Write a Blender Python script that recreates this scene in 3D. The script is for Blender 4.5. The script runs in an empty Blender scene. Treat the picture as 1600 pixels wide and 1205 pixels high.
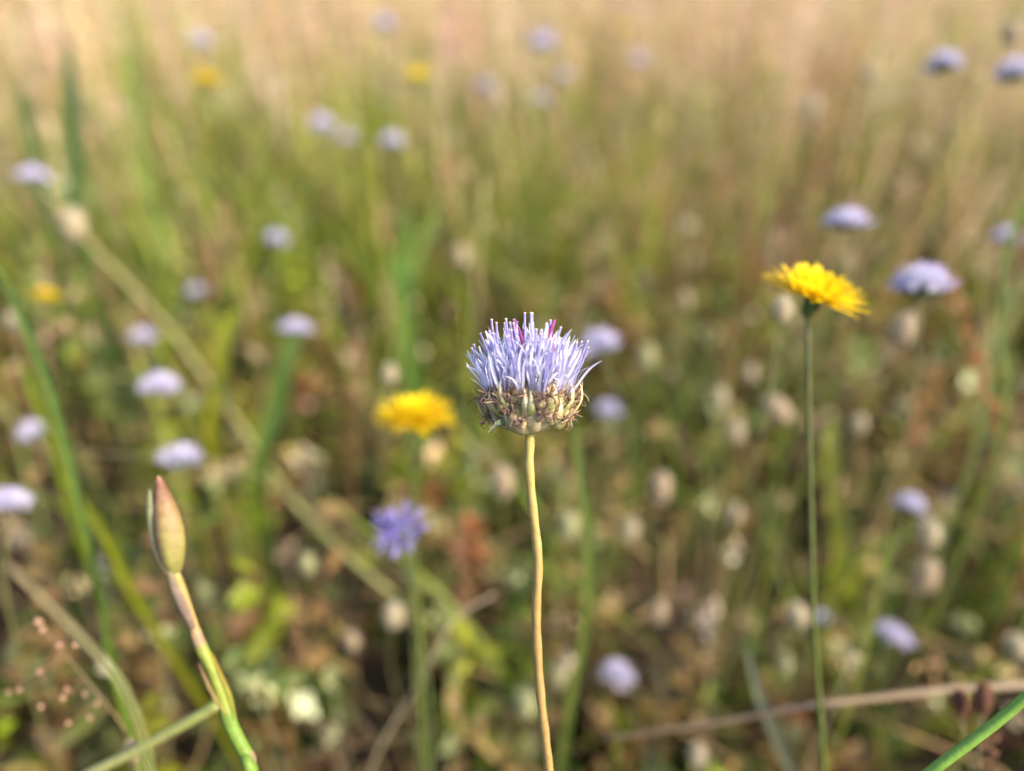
import bpy, math, random
import numpy as np
from mathutils import Vector, Matrix

random.seed(7)
rng = np.random.default_rng(11)
scn = bpy.context.scene
col = scn.collection

# ------------------------------------------------------------------ camera
PITCH = math.radians(31.0)
CAM = Vector((0.0, 0.0, 0.36))
FPX = 1081.0                      # focal length in photograph pixels (1600 wide)
FOCUS = 0.117
RT = Vector((1, 0, 0))
UP = Vector((0, math.sin(PITCH), math.cos(PITCH)))
FW = Vector((0, math.cos(PITCH), -math.sin(PITCH)))
cd = bpy.data.cameras.new('camera')
cd.sensor_width = 36.0
cd.lens = FPX / 1600.0 * 36.0
cd.clip_start = 0.005
cd.clip_end = 500.0
cd.dof.use_dof = True
cd.dof.focus_distance = FOCUS - 0.0025
cd.dof.aperture_fstop = 4.8       # 5 mm wide aperture
cam = bpy.data.objects.new('camera', cd)
col.objects.link(cam)
cam.location = CAM
cam.rotation_euler = (math.radians(90) - PITCH, 0, 0)
scn.camera = cam

# ------------------------------------------------------------------ sky, sun, exposure
SUN_DIR = Vector((0.66, -0.26, 0.52)).normalized()      # towards the sun
elev = math.asin(SUN_DIR.z)
azim = math.atan2(SUN_DIR.x, SUN_DIR.y)
world = bpy.data.worlds.new('World')
scn.world = world
world.use_nodes = True
nt = world.node_tree
sky = nt.nodes.new('ShaderNodeTexSky')
sky.sky_type = 'NISHITA'
sky.sun_disc = False
sky.sun_elevation = elev
sky.sun_rotation = azim
sky.dust_density = 3.0
nt.links.new(sky.outputs[0], nt.nodes['Background'].inputs[0])
nt.nodes['Background'].inputs[1].default_value = 0.15
sl = bpy.data.lights.new('sun', 'SUN')
sl.energy = 3.6
sl.angle = math.radians(3.0)
sl.color = (1.0, 0.84, 0.58)
sun = bpy.data.objects.new('sun', sl)
col.objects.link(sun)
sun.rotation_euler = SUN_DIR.to_track_quat('Z', 'Y').to_euler()
scn.view_settings.view_transform = 'Standard'
scn.view_settings.look = 'None'
scn.view_settings.gamma = 1.0
scn.view_settings.use_curve_mapping = False
scn.view_settings.exposure = 1.14
scn.cycles.use_denoising = True
scn.cycles.debug_use_spatial_splits = True
scn.cycles.use_light_tree = False
scn.cycles.adaptive_threshold = 0.02
scn.cycles.max_bounces = 4
scn.cycles.diffuse_bounces = 2
scn.cycles.transmission_bounces = 4
scn.cycles.caustics_reflective = False
scn.cycles.caustics_refractive = False


# ------------------------------------------------------------------ helpers
def at(px, py, d):
    """world point seen at photograph pixel px,py at depth d metres"""
    return CAM + FW * d + RT * ((px - 800) / FPX * d) + UP * ((602.5 - py) / FPX * d)


def camdir(ax, ay, az):
    """direction: right, up in the picture, towards the camera"""
    return (RT * ax + UP * ay - FW * az).normalized()


def frame(axis, roll=0.0):
    z = Vector(axis).normalized()
    ref = Vector((0, 1, 0)) if abs(z.y) < 0.95 else Vector((1, 0, 0))
    x = ref.cross(z).normalized()
    y = z.cross(x)
    m = Matrix((x, y, z)).transposed()
    return m @ Matrix.Rotation(roll, 3, 'Z')


def plant_mat(name, rough=0.55, trans=0.35, spec=0.3, nscale=400.0, namt=0.25, bump=0.15):
    m = bpy.data.materials.new(name)
    m.use_nodes = True
    n = m.node_tree
    n.nodes.clear()
    out = n.nodes.new('ShaderNodeOutputMaterial')
    att = n.nodes.new('ShaderNodeAttribute')
    att.attribute_name = 'Col'
    tc = n.nodes.new('ShaderNodeTexCoord')
    noi = n.nodes.new('ShaderNodeTexNoise')
    noi.inputs['Scale'].default_value = nscale
    noi.inputs['Detail'].default_value = 3
    n.links.new(tc.outputs['Object'], noi.inputs['Vector'])
    mr = n.nodes.new('ShaderNodeMapRange')
    mr.inputs['From Min'].default_value = 0.3
    mr.inputs['From Max'].default_value = 0.7
    mr.inputs['To Min'].default_value = 1.0 - namt
    mr.inputs['To Max'].default_value = 1.0 + namt
    n.links.new(noi.outputs['Fac'], mr.inputs['Value'])
    mul = n.nodes.new('ShaderNodeVectorMath')
    mul.operation = 'SCALE'
    n.links.new(att.outputs['Color'], mul.inputs[0])
    n.links.new(mr.outputs[0], mul.inputs['Scale'])
    pb = n.nodes.new('ShaderNodeBsdfPrincipled')
    pb.inputs['Roughness'].default_value = rough
    pb.inputs['Specular IOR Level'].default_value = spec
    n.links.new(mul.outputs[0], pb.inputs['Base Color'])
    if bump:
        bp = n.nodes.new('ShaderNodeBump')
        bp.inputs['Strength'].default_value = bump
        bp.inputs['Distance'].default_value = 0.0003
        n.links.new(noi.outputs['Fac'], bp.inputs['Height'])
        n.links.new(bp.outputs[0], pb.inputs['Normal'])
    if trans > 0:
        tr = n.nodes.new('ShaderNodeBsdfTranslucent')
        n.links.new(mul.outputs[0], tr.inputs['Color'])
        mx = n.nodes.new('ShaderNodeMixShader')
        mx.inputs[0].default_value = trans
        n.links.new(pb.outputs[0], mx.inputs[1])
        n.links.new(tr.outputs[0], mx.inputs[2])
        n.links.new(mx.outputs[0], out.inputs[0])
    else:
        n.links.new(pb.outputs[0], out.inputs[0])
    return m


M_PETAL = plant_mat('petal', 0.6, 0.45, 0.2, 900, 0.10, 0.1)
M_STEM = plant_mat('stem', 0.45, 0.12, 0.4, 700, 0.15, 0.3)
M_LEAF = plant_mat('leaf', 0.36, 0.40, 0.55, 300, 0.2, 0.2)
M_DRY = plant_mat('dry', 0.7, 0.30, 0.2, 900, 0.25, 0.3)
M_BRACT = plant_mat('bract', 0.5, 0.25, 0.35, 900, 0.18, 0.3)
M_GRASS = plant_mat('grass', 0.5, 0.40, 0.3, 60, 0.2, 0.0)


class MB:
    """collects strips and tubes with a colour per vertex"""

    def __init__(s):
        s.v, s.f, s.c = [], [], []

    def tube(s, pts, rad, cols, sides=8, ribs=0.0, cap=True):
        n = len(pts)
        b = len(s.v)
        prev = None
        for i, p in enumerate(pts):
            t = (pts[min(i + 1, n - 1)] - pts[max(i - 1, 0)]).normalized()
            if prev is None:
                ref = Vector((1, 0, 0)) if abs(t.x) < 0.9 else Vector((0, 1, 0))
                x = (ref - t * ref.dot(t)).normalized()
            else:
                x = (prev - t * prev.dot(t)).normalized()
            prev = x
            y = t.cross(x)
            r = rad[i] if hasattr(rad, '__len__') else rad
            c = cols[i] if isinstance(cols, list) else cols
            for k in range(sides):
                a = 2 * math.pi * k / sides
                rr = r * (1 + (ribs if k % 2 else -ribs))
                s.v.append(p + x * (math.cos(a) * rr) + y * (math.sin(a) * rr))
                s.c.append(c)
        for i in range(n - 1):
            for k in range(sides):
                k2 = (k + 1) % sides
                s.f.append((b + i * sides + k, b + i * sides + k2, b + (i + 1) * sides + k2, b + (i + 1) * sides + k))
        if cap:
            s.f.append(tuple(b + k for k in range(sides))[::-1])
            s.f.append(tuple(b + (n - 1) * sides + k for k in range(sides)))

    def strip(s, pts, wid, side, cols, fold=0.0, rim=None):
        """ribbon with a midrib; side = Vector or list of Vectors"""
        n = len(pts)
        b = len(s.v)
        for i, p in enumerate(pts):
            t = (pts[min(i + 1, n - 1)] - pts[max(i - 1, 0)]).normalized()
            sd = side[i] if isinstance(side, list) else side
            sd = (sd - t * sd.dot(t)).normalized()
            nm = t.cross(sd)
            w = wid[i] * 0.5
            c = cols[i] if isinstance(cols, list) else cols
            s.v += [p - sd * w + nm * (fold * w), p.copy(), p + sd * w + nm * (fold * w)]
            ce = c if rim is None else lerp(c, rim, .55)
            s.c += [ce, c, ce]
        for i in range(n - 1):
            for k in range(2):
                a = b + i * 3 + k
                s.f.append((a, a + 1, a + 4, a + 3))

    def lathe(s, prof, cols, sides=16, wob=0.0, M=None, off=Vector((0, 0, 0))):
        b = len(s.v)
        n = len(prof)
        for i, (r, z) in enumerate(prof):
            for k in range(sides):
                a = 2 * math.pi * k / sides
                rr = r * (1 + random.uniform(-wob, wob))
                p = Vector((math.cos(a) * rr, math.sin(a) * rr, z))
                if M is not None:
                    p = M @ p
                s.v.append(p + off)
                s.c.append(cols[i] if isinstance(cols, list) else cols)
        for i in range(n - 1):
            for k in range(sides):
                k2 = (k + 1) % sides
                s.f.append((b + i * sides + k, b + i * sides + k2, b + (i + 1) * sides + k2, b + (i + 1) * sides + k))

    def mesh(s, name, mat, origin=Vector((0, 0, 0)), smooth=True):
        me = bpy.data.meshes.new(name)
        me.from_pydata([v - origin for v in s.v], [], s.f)
        a = me.color_attributes.new('Col', 'FLOAT_COLOR', 'POINT')
        arr = np.ones((len(s.c), 4), dtype=np.float32)
        arr[:, :3] = np.array([tuple(c)[:3] for c in s.c], dtype=np.float32)
        a.data.foreach_set('color', arr.ravel())
        me.materials.append(mat)
        if smooth:
            me.shade_smooth()
        me.update()
        return me


def obj(name, me, parent=None, loc=None, rot=None, scale=None):
    o = bpy.data.objects.new(name, me)
    col.objects.link(o)
    if parent is not None:
        o.parent = parent
    if rot is not None:
        sc = scale if scale is not None else 1.0
        m = rot.to_4x4() @ Matrix.Diagonal((sc, sc, sc, 1.0))
        m.translation = loc if loc is not None else Vector((0, 0, 0))
        o.matrix_local = m
    else:
        if loc is not None:
            o.location = loc
        if scale is not None:
            o.scale = (scale, scale, scale)
    return o


def thing(name, label, cat, loc, group=None):
    o = bpy.data.objects.new(name, None)
    o.empty_display_size = 0.01
    col.objects.link(o)
    o.location = loc
    o['label'] = label
    o['category'] = cat
    if group:
        o['group'] = group
    return o


def tag(o, label, cat, group=None):
    o['label'] = label
    o['category'] = cat
    if group:
        o['group'] = group
    return o


def lerp(a, b, t):
    return tuple(a[i] + (b[i] - a[i]) * t for i in range(3))


def spline(pts, n):
    """Catmull-Rom through points"""
    P = [pts[0] * 2 - pts[1]] + list(pts) + [pts[-1] * 2 - pts[-2]]
    out = []
    m = len(pts) - 1
    for i in range(n):
        u = i / (n - 1) * m
        k = min(int(u), m - 1)
        t = u - k
        a, b, c, d = P[k], P[k + 1], P[k + 2], P[k + 3]
        out.append(0.5 * ((2 * b) + (c - a) * t + (2 * a - 5 * b + 4 * c - d) * t * t + (3 * b - a - 3 * c + d) * t ** 3))
    return out


CLEAR = []      # (px, py, depth, radius px): keep loose grass from standing in front of these

# ------------------------------------------------------------------ ground
def ground():
    m = bpy.data.materials.new('soil')
    m.use_nodes = True
    n = m.node_tree
    pb = n.nodes['Principled BSDF']
    pb.inputs['Roughness'].default_value = 0.95
    tc = n.nodes.new('ShaderNodeTexCoord')
    n1 = n.nodes.new('ShaderNodeTexNoise')
    n1.inputs['Scale'].default_value = 25
    n1.inputs['Detail'].default_value = 8
    n.links.new(tc.outputs['Object'], n1.inputs['Vector'])
    cr = n.nodes.new('ShaderNodeValToRGB')
    e = cr.color_ramp.elements
    e[0].position = 0.3
    e[0].color = (0.018, 0.013, 0.009, 1)
    e[1].position = 0.75
    e[1].color = (0.09, 0.065, 0.04, 1)
    x = cr.color_ramp.elements.new(0.55)
    x.color = (0.045, 0.032, 0.02, 1)
    n.links.new(n1.outputs['Fac'], cr.inputs['Fac'])
    n.links.new(cr.outputs['Color'], pb.inputs['Base Color'])
    bp = n.nodes.new('ShaderNodeBump')
    bp.inputs['Distance'].default_value = 0.01
    n.links.new(n1.outputs['Fac'], bp.inputs['Height'])
    n.links.new(bp.outputs[0], pb.inputs['Normal'])
    xs = np.concatenate([np.linspace(-150, -3, 14), np.linspace(-2.5, 2.5, 51), np.linspace(3, 150, 14)])
    ys = np.concatenate([np.linspace(-60, -1.2, 10), np.linspace(-1, 4, 51), np.linspace(4.5, 260, 20)])
    X, Y = np.meshgrid(xs, ys)
    near = np.exp(-(X ** 2 + Y ** 2) / 30)
    Z = (0.008 * np.sin(X * 9 + 1) * np.cos(Y * 7) + 0.006 * np.sin(X * 23 + Y * 17)) * near - 0.006
    v = np.stack([X, Y, Z], -1).reshape(-1, 3)
    nx = len(xs)
    f = []
    for j in range(len(ys) - 1):
        for i in range(nx - 1):
            a = j * nx + i
            f.append((a, a + 1, a + nx + 1, a + nx))
    me = bpy.data.meshes.new('ground')
    me.from_pydata(v.tolist(), [], f)
    me.materials.append(m)
    me.shade_smooth()
    o = obj('ground', me)
    o['kind'] = 'structure'


ground()

# ------------------------------------------------------------------ the sharp flower head in the middle
MM = 0.001
LAV = (0.59, 0.585, 0.90)
LAV_D = (0.49, 0.48, 0.87)
LAV_W = (0.85, 0.845, 0.94)
LAV_B = (0.52, 0.44, 0.56)
MAG = (0.42, 0.09, 0.36)
CREAM = (0.74, 0.68, 0.46)
OLIVE = (0.36, 0.36, 0.10)
BROWN = (0.22, 0.13, 0.095)
TAN = (0.60, 0.42, 0.27)


def petal_mesh(v, bend, wid, length, tint):
    """one narrow corolla lobe, base at origin, growing along +z, bending towards +x"""
    mb = MB()
    n = 8
    pts, w, c = [], [], []
    for i in range(n + 1):
        t = i / n
        a = bend * t ** 2.2
        pts.append(Vector((length * (0.05 * t + bend * 0.33 * t ** 3.0), (0.75 * math.sin(v * 2.1) * t * t + 0.35 * math.sin(v * 3.7 + t * 5) * t) * MM, length * t * (1 - 0.20 * abs(bend) * t ** 3))))
        w.append(wid * (0.55 + 0.75 * math.sin(math.pi * min(1, 0.12 + t * 0.78))) * (1 if t < 0.9 else 0.40))
        base = lerp(LAV_B, tint, min(1, t / 0.3))
        c.append(lerp(base, LAV_W, 0.55 * max(0, (t - 0.75) / 0.25)))
    mb.strip(pts, w, Vector((0, 1, 0)), c, fold=-0.35, rim=LAV_W)
    return mb.mesh('petal', M_PETAL)


PETALS = []
for v in range(10):
    tint = lerp(LAV, [LAV_D, LAV_W, LAV, LAV_W, LAV][v % 5], 0.5)
    bend = [0.08, 0.2, 0.4, 0.15, 0.6, 0.3, -0.25, 0.2, 0.8, 0.45][v]
    PETALS.append(petal_mesh(v, bend, 0.44 * MM, (7.2 + 0.28 * v) * MM, tint))
PETAL_CURL = [petal_mesh(21, 1.3, 0.42 * MM, 6.0 * MM, LAV_W), petal_mesh(22, 1.6, 0.36 * MM, 5.4 * MM, LAV_W)]


def style_mesh(length, kind):
    mb = MB()
    n = 7
    pts = [Vector((0.35 * MM * math.sin(i / n * 1.6), 0, length * i / n)) for i in range(n + 1)]
    lil = (0.48, 0.45, 0.84)
    if kind == 0:
        r = [0.11, 0.11, 0.12, 0.13, 0.15, 0.18, 0.18, 0.18]
        c = [lil] * (n + 1)
        pts.append(pts[-1] + Vector((0, 0, 0.16 * MM)))
        pts.append(pts[-1] + Vector((0, 0, 0.10 * MM)))
        r += [0.25, 0.16]
        c += [(0.82, 0.70, 0.58)] * 2
    else:
        r = [0.12, 0.12, 0.12, 0.12, 0.18, 0.34, 0.35, 0.18]
        c = [lil] * 4 + [lerp(lil, MAG, 0.5)] + [MAG] * 3
    mb.tube(pts, [x * MM for x in r], c, 7)
    return mb.mesh('style', M_PETAL)


STYLES = [style_mesh(L * MM, 0) for L in (8.4, 9.4, 10.2, 10.9)]
STYLE_MAG = style_mesh(9.6 * MM, 1)


def ovary_mesh():
    mb = MB()
    mb.lathe([(0.0, -1.9 * MM), (0.65 * MM, -1.6 * MM), (0.95 * MM, -0.9 * MM), (0.8 * MM, -0.2 * MM), (0.42 * MM, 0.15 * MM), (0.3 * MM, 0.8 * MM), (0.2 * MM, 1.4 * MM)],
             [OLIVE, OLIVE, (0.42, 0.42, 0.14), (0.40, 0.38, 0.16), (0.40, 0.32, 0.30), LAV_B, LAV_B], 9)
    for k in range(5):                       # calyx teeth
        a = k * 1.2566 + 0.3
        d = Vector((math.cos(a), math.sin(a), 0))
        pts = [d * (0.6 * MM) + Vector((0, 0, -0.2 * MM)), d * (0.85 * MM) + Vector((0, 0, 0.7 * MM)), d * (1.15 * MM) + Vector((0, 0, 1.7 * MM))]
        mb.strip(pts, [0.5 * MM, 0.35 * MM, 0.06 * MM], Vector((0, 0, 1)).cross(d), [CREAM, CREAM, (0.35, 0.25, 0.2)])
    return mb.mesh('floret', M_BRACT)


OVARY = ovary_mesh()


def corolla_mesh(seed):
    """whole floret in one mesh, for the ones hidden at the back"""
    r = random.Random(seed)
    mb = MB()
    for k in range(5):
        a = k * 1.2566 + r.uniform(-0.3, 0.3)
        d = Vector((math.cos(a), math.sin(a), 0))
        L = r.uniform(7.4, 9.6) * MM
        b = r.uniform(0.1, 0.5)
        pts = [d * (0.35 * MM + L * (0.05 * t + b * 0.33 * t ** 3)) + Vector((0, 0, L * t)) for t in (0, .2, .4, .6, .8, 1)]
        mb.strip(pts, [x * MM for x in (.35, .55, .62, .6, .48, .2)], Vector((0, 0, 1)).cross(d), [LAV_B, LAV, LAV, LAV, lerp(LAV, LAV_W, .4), LAV_W], -0.35)
    mb.lathe([(0.65 * MM, -1.6 * MM), (0.95 * MM, -0.9 * MM), (0.42 * MM, 0.15 * MM), (0.2 * MM, 1.4 * MM)], [OLIVE, OLIVE, LAV_B, LAV_B], 8)
    return mb.mesh('floret', M_PETAL)


COROLLAS = [corolla_mesh(i) for i in range(4)]


def withered_mesh(seed, warm):
    """shrivelled floret: fat little ovary, brown tube, tangled curled threads"""
    r = random.Random(seed)
    mb = MB()
    ov = lerp(OLIVE, CREAM, r.uniform(0.1, 0.6))
    mb.lathe([(0.0, -1.6 * MM), (0.8 * MM, -1.2 * MM), (1.15 * MM, -0.3 * MM), (1.05 * MM, 0.5 * MM), (0.7 * MM, 1.0 * MM), (0.45 * MM, 1.3 * MM)],
             [ov, ov, ov, lerp(ov, BROWN, .2), lerp(ov, BROWN, .6), BROWN], 10, 0.05)
    for k in range(30):
        a = r.uniform(0, 6.283)
        d = Vector((math.cos(a), math.sin(a), 0))
        e = Vector((-d.y, d.x, 0))
        L = r.uniform(1.6, 4.4) * MM
        cu = r.uniform(-1.0, 4.4)
        ph = r.uniform(-0.6, 0.6)
        pts = []
        p = d * (0.35 * MM) + Vector((0, 0, 0.9 * MM))
        ang = r.uniform(0.0, 0.4)
        for i in range(8):
            pts.append(p.copy())
            p = p + (d * math.sin(ang) + Vector((0, 0, math.cos(ang))) + e * (0.8 * math.sin(ph + i * 0.8 * ph * 3))) * (L / 8)
            ang += cu / 8 * (1 + 0.6 * i / 8)
        c0 = lerp(BROWN, (0.42, 0.31, 0.33), r.random() ** .7)
        if r.random() < (.8 if warm else .35):  # warm copies carry the sunlit tint in their thread colour
            c0 = lerp((0.70, 0.58, 0.40), (0.50, 0.26, 0.14), r.random())
        wd = r.choice([0.09, 0.10, 0.12, 0.14, 0.18, 0.30]) if k > 2 else 0.42
        mb.tube(pts, [wd * 0.5 * MM * (1.1 - 0.7 * i / 8) for i in range(8)], [lerp(c0, (c0[0] * .6, c0[1] * .55, c0[2] * .55), i / 8) for i in range(8)], 5)
    return mb.mesh('withered_floret', M_DRY)


WITHERED = [withered_mesh(i + 40, i >= 4) for i in range(7)]


def bract_mesh(L, W, seed, tipc, basec):
    """cupped ovate pointed bract, base at origin, rising along +z, convex side to +x"""
    r = random.Random(seed)
    mb = MB()
    n, m = 8, 6
    b = 0
    for i in range(n + 1):
        t = i / n
        w = W * (0.62 + 0.55 * t - 1.17 * t ** 1.7) + 0.05 * MM
        x0 = L * (0.42 * math.sin(t * 2.0) - 0.30 * t ** 2)
        for k in range(m + 1):
            u = k / m * 2 - 1
            edge = r.uniform(-0.12, 0.12) * MM if k in (0, m) else 0
            mb.v.append(Vector((x0 - abs(u) ** 2 * w * 0.28 + r.uniform(-.04, .04) * MM, u * w * 0.5 + edge, L * t)))
            c = lerp(basec, tipc, t ** 1.5)
            if abs(u) > 0.85:
                c = lerp(c, (0.26, 0.13, 0.10), 0.3 + 0.6 * t)
            elif abs(u) < 0.05:
                c = lerp(c, (0.30, 0.34, 0.10), 0.5)
            mb.c.append(c)
    for i in range(n):
        for k in range(m):
            a = i * (m + 1) + k
            mb.f.append((a, a + 1, a + m + 2, a + m + 1))
    return mb.mesh('bract', M_BRACT)


def main_flower():
    top = at(828, 677, FOCUS)
    path = [top + UP * (1.5 * MM)]
    for px, py, d in ((828, 690, .117), (827, 730, .1171), (832, 790, .1175), (839, 850, .118), (841, 890, .118), (838, 950, .119), (840, 1020, .120), (845, 1090, .121), (852, 1150, .122), (858, 1205, .123), (868, 1300, .126)):
        path.append(at(px, py, d))
    root = Vector((0.012, 0.02, 0.0))
    path += [Vector((0.0095, 0.022, 0.16)), Vector((0.010, 0.018, 0.07)), root]
    t = thing('sheeps_bit_flower', 'sharp pale blue tufted flower head in the centre on a bare straw coloured stem', 'flower', root)
    pts = spline(path, 72)
    mb = MB()
    cs = []
    for i, p in enumerate(pts):
        u = i / 71
        cs.append(lerp((0.44, 0.37, 0.11), (0.36, 0.24, 0.09), min(1, u * 2.2)))
    rads = [(0.80 + 0.12 * math.exp(-((i) / 3.0) ** 2) + 0.05 * math.sin(i * 1.3)) * MM for i in range(72)]
    mb.tube(pts, rads, cs, 14, 0.05)
    obj('stem', mb.mesh('stem', M_STEM, root), t)
    H = frame(camdir(-0.03, 1, 0.06))
    # in the head's frame: local x = right in the picture, local y = away from the camera
    xl = Vector(RT)
    zl = camdir(-0.03, 1, 0.06)
    xl = (xl - zl * xl.dot(zl)).normalized()
    yl = zl.cross(xl)
    H = Matrix((xl, yl, zl)).transposed()
    off = top - root

    def L(x, y, z):
        return off + H @ Vector((x * MM, y * MM, z * MM))

    mb = MB()
    mb.lathe([(0.7 * MM, -0.2 * MM), (2.6 * MM, 0.2 * MM), (4.5 * MM, 1.6 * MM), (5.9 * MM, 4.0 * MM), (6.2 * MM, 6.2 * MM), (5.2 * MM, 8.0 * MM), (3 * MM, 9.0 * MM), (0.01, 9.3 * MM)][:-1] + [(0.05 * MM, 9.3 * MM)],
             [(0.40, 0.38, 0.16)] * 8, 22, 0.03)
    recept = obj('receptacle', mb.mesh('receptacle', M_BRACT), t, off, H)

    def rot_dir(az, tilt, roll=0.0):
        # local frame whose z leans outward by tilt at azimuth az, x pointing outward
        R = Matrix.Rotation(az, 3, 'Z') @ Matrix.Rotation(tilt, 3, 'Y') @ Matrix.Rotation(roll, 3, 'Z')
        return H @ R

    r = random.Random(5)
    # outer bracts round the cup
    tips = [CREAM, (0.62, 0.50, 0.34), (0.60, 0.46, 0.36), (0.68, 0.62, 0.42)]
    bases = [(0.56, 0.52, 0.26), (0.66, 0.58, 0.38), (0.60, 0.54, 0.36)]
    for k in range(13):
        az = k / 13 * 6.283 + r.uniform(-0.15, 0.15)
        me = bract_mesh(r.uniform(4.8, 7.6) * MM, r.uniform(4.2, 5.8) * MM, 100 + k, tips[k % 4], bases[k % 3])
        rr = 3.2
        obj('bract', me, recept, Vector((math.cos(az) * rr * MM, math.sin(az) * rr * MM, r.uniform(0.1, 0.7) * MM)),
            Matrix.Rotation(az, 3, 'Z') @ Matrix.Rotation(r.uniform(0.38, 0.62), 3, 'Y'))
    for k in range(19):       # second, narrower row that stands up between the florets
        az = (k + 0.5) / 19 * 6.283 + r.uniform(-0.15, 0.15)
        me = bract_mesh(r.uniform(4.2, 7.4) * MM, r.uniform(1.6, 2.8) * MM, 200 + k, (0.80, 0.74, 0.56), r.choice([(0.66, 0.62, 0.38), (0.44, 0.46, 0.14)]))
        rr = r.uniform(5.2, 6.1)
        obj('bract', me, recept, Vector((math.cos(az) * rr * MM, math.sin(az) * rr * MM, r.uniform(1.6, 3.8) * MM)),
            Matrix.Rotation(az, 3, 'Z') @ Matrix.Rotation(r.uniform(0.15, 0.35), 3, 'Y'))
    # grey-green leaf below on the left, and a purplish curled one beside it
    mb = MB()
    A, B = at(796, 661, FOCUS - .004) - root, at(762, 677, FOCUS - .006) - root
    pp = [A.lerp(B, u) + UP * (0.5 * MM * math.sin(u * 3.1)) for u in (0, .25, .5, .75, 1)]
    mb.strip(pp, [1.3 * MM, 1.7 * MM, 1.5 * MM, 0.9 * MM, 0.1 * MM], camdir(0.35, 0.8, .3), [(0.18, 0.23, 0.15)] * 5, 0.5)
    o = obj('leaf_bract', mb.mesh('leaf_bract', M_BRACT), t)
    o['label'] = 'small grey green pointed bract leaf'
    mb = MB()
    A, B = at(818, 660, FOCUS - .006) - root, at(797, 667, FOCUS - .007) - root
    pp = [A.lerp(B, u) + UP * (0.6 * MM * math.sin(u * 3.1)) for u in (0, .25, .5, .75, 1)]
    mb.strip(pp, [0.7 * MM, 1.1 * MM, 1.1 * MM, 0.7 * MM, 0.1 * MM], camdir(0.2, 0.9, .2), [(0.36, 0.25, 0.19)] * 5, 0.6)
    obj('leaf_bract', mb.mesh('leaf_bract', M_BRACT), t)

    # living florets
    NF = 104
    done = 0
    petals = 0
    mags = set()
    fl = []
    for i in range(NF):
        u = (i + 0.5) / NF
        az = i * 2.39996 + r.uniform(-0.2, 0.2)
        rr = 6.9 * math.sqrt(u)
        z = 9.0 - 2.9 * u ** 1.5 + r.uniform(-0.3, 0.3)
        tilt = math.radians(3 + 17 * u + r.uniform(-12, 12))
        fl.append((az, rr, z, tilt, u))
    order = sorted(range(NF), key=lambda i: math.sin(fl[i][0]) * fl[i][1])      # nearest the camera first
    for q, i in enumerate(order):
        az, rr, z, tilt, u = fl[i]
        loc = L(math.cos(az) * rr, math.sin(az) * rr, z)
        R = rot_dir(az, tilt)
        sc = r.uniform(0.86, 1.06) * (1.0 - 0.10 * u * u)
        if q < 60:
            f = obj('floret', OVARY, t, loc, R, sc)
            a0 = r.uniform(0, 6.28)
            for k in range(5):
                a = a0 + k * 1.2566 + r.uniform(-0.35, 0.35)
                me = PETALS[min(9, int(r.random() ** 1.1 * 10))]
                if u > .45 and r.random() < 0.10:
                    me = r.choice(PETAL_CURL)
                obj('petal', me, f, Vector((math.cos(a) * 0.28 * MM, math.sin(a) * 0.28 * MM, 0.3 * MM)),
                    Matrix.Rotation(a, 3, 'Z') @ Matrix.Rotation(min(.30, max(-.22, r.gauss(0.08, 0.16))), 3, 'Y') @ Matrix.Rotation(r.uniform(-1.4, 1.4), 3, 'Z'), r.uniform(0.72, 1.15))
        else:
            f = obj('floret', COROLLAS[i % 4], t, loc, R, sc)
        if i in mags:
            obj('style', STYLE_MAG, f, Vector((0, 0, 0.3 * MM)), Matrix.Rotation(r.uniform(-0.1, 0.1), 3, 'X'), 1.06)
        elif r.random() < 0.55:
            obj('style', STYLES[i % 4], f, Vector((0, 0, 0.3 * MM)), Matrix.Rotation(r.uniform(-0.08, 0.08), 3, 'X') @ Matrix.Rotation(r.uniform(0, 6.2), 3, 'Z'), 1.0)
    # magenta unopened stigmas that catch the eye on the near side
    for px, py, ln in ((802, 507, 0.15), (807, 521, -0.3), (815, 523, 0.02), (864, 507, 0.4), (861, 531, 0.0), (838, 566, -0.35)):
        tip = at(px, py - 8, FOCUS - .0045)
        ax = camdir(math.sin(ln), math.cos(ln), 0.05)
        base = tip - ax * (9.5 * MM)
        obj('style', STYLE_MAG, t, base - root, frame(ax), 1.0)
    # withered florets below
    wl = []
    for k in range(20):
        wl.append((-3.0 + k / 20 * 6.283 + r.uniform(-.12, .12), r.uniform(6.2, 7.1), r.uniform(4.6, 6.8), math.radians(r.uniform(30, 60))))
    for k in range(15):
        wl.append((-2.5 + k / 15 * 6.283 + r.uniform(-.2, .2), r.uniform(5.0, 6.2), r.uniform(1.8, 3.6), math.radians(r.uniform(50, 75))))
    for k, (az, rr, z, tilt) in enumerate(wl):
        right = math.cos(az) > 0.35  # sunward side: its lit look is put into the colour by warmer florets
        me = WITHERED[r.choice([2, 4, 5, 6]) if right else r.choice([0, 1, 2, 3])]
        obj('withered_floret', me, t, L(math.cos(az) * rr, math.sin(az) * rr, z), rot_dir(az, tilt, r.uniform(0, 6.2)), r.uniform(0.7, 1.0))


main_flower()

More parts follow.
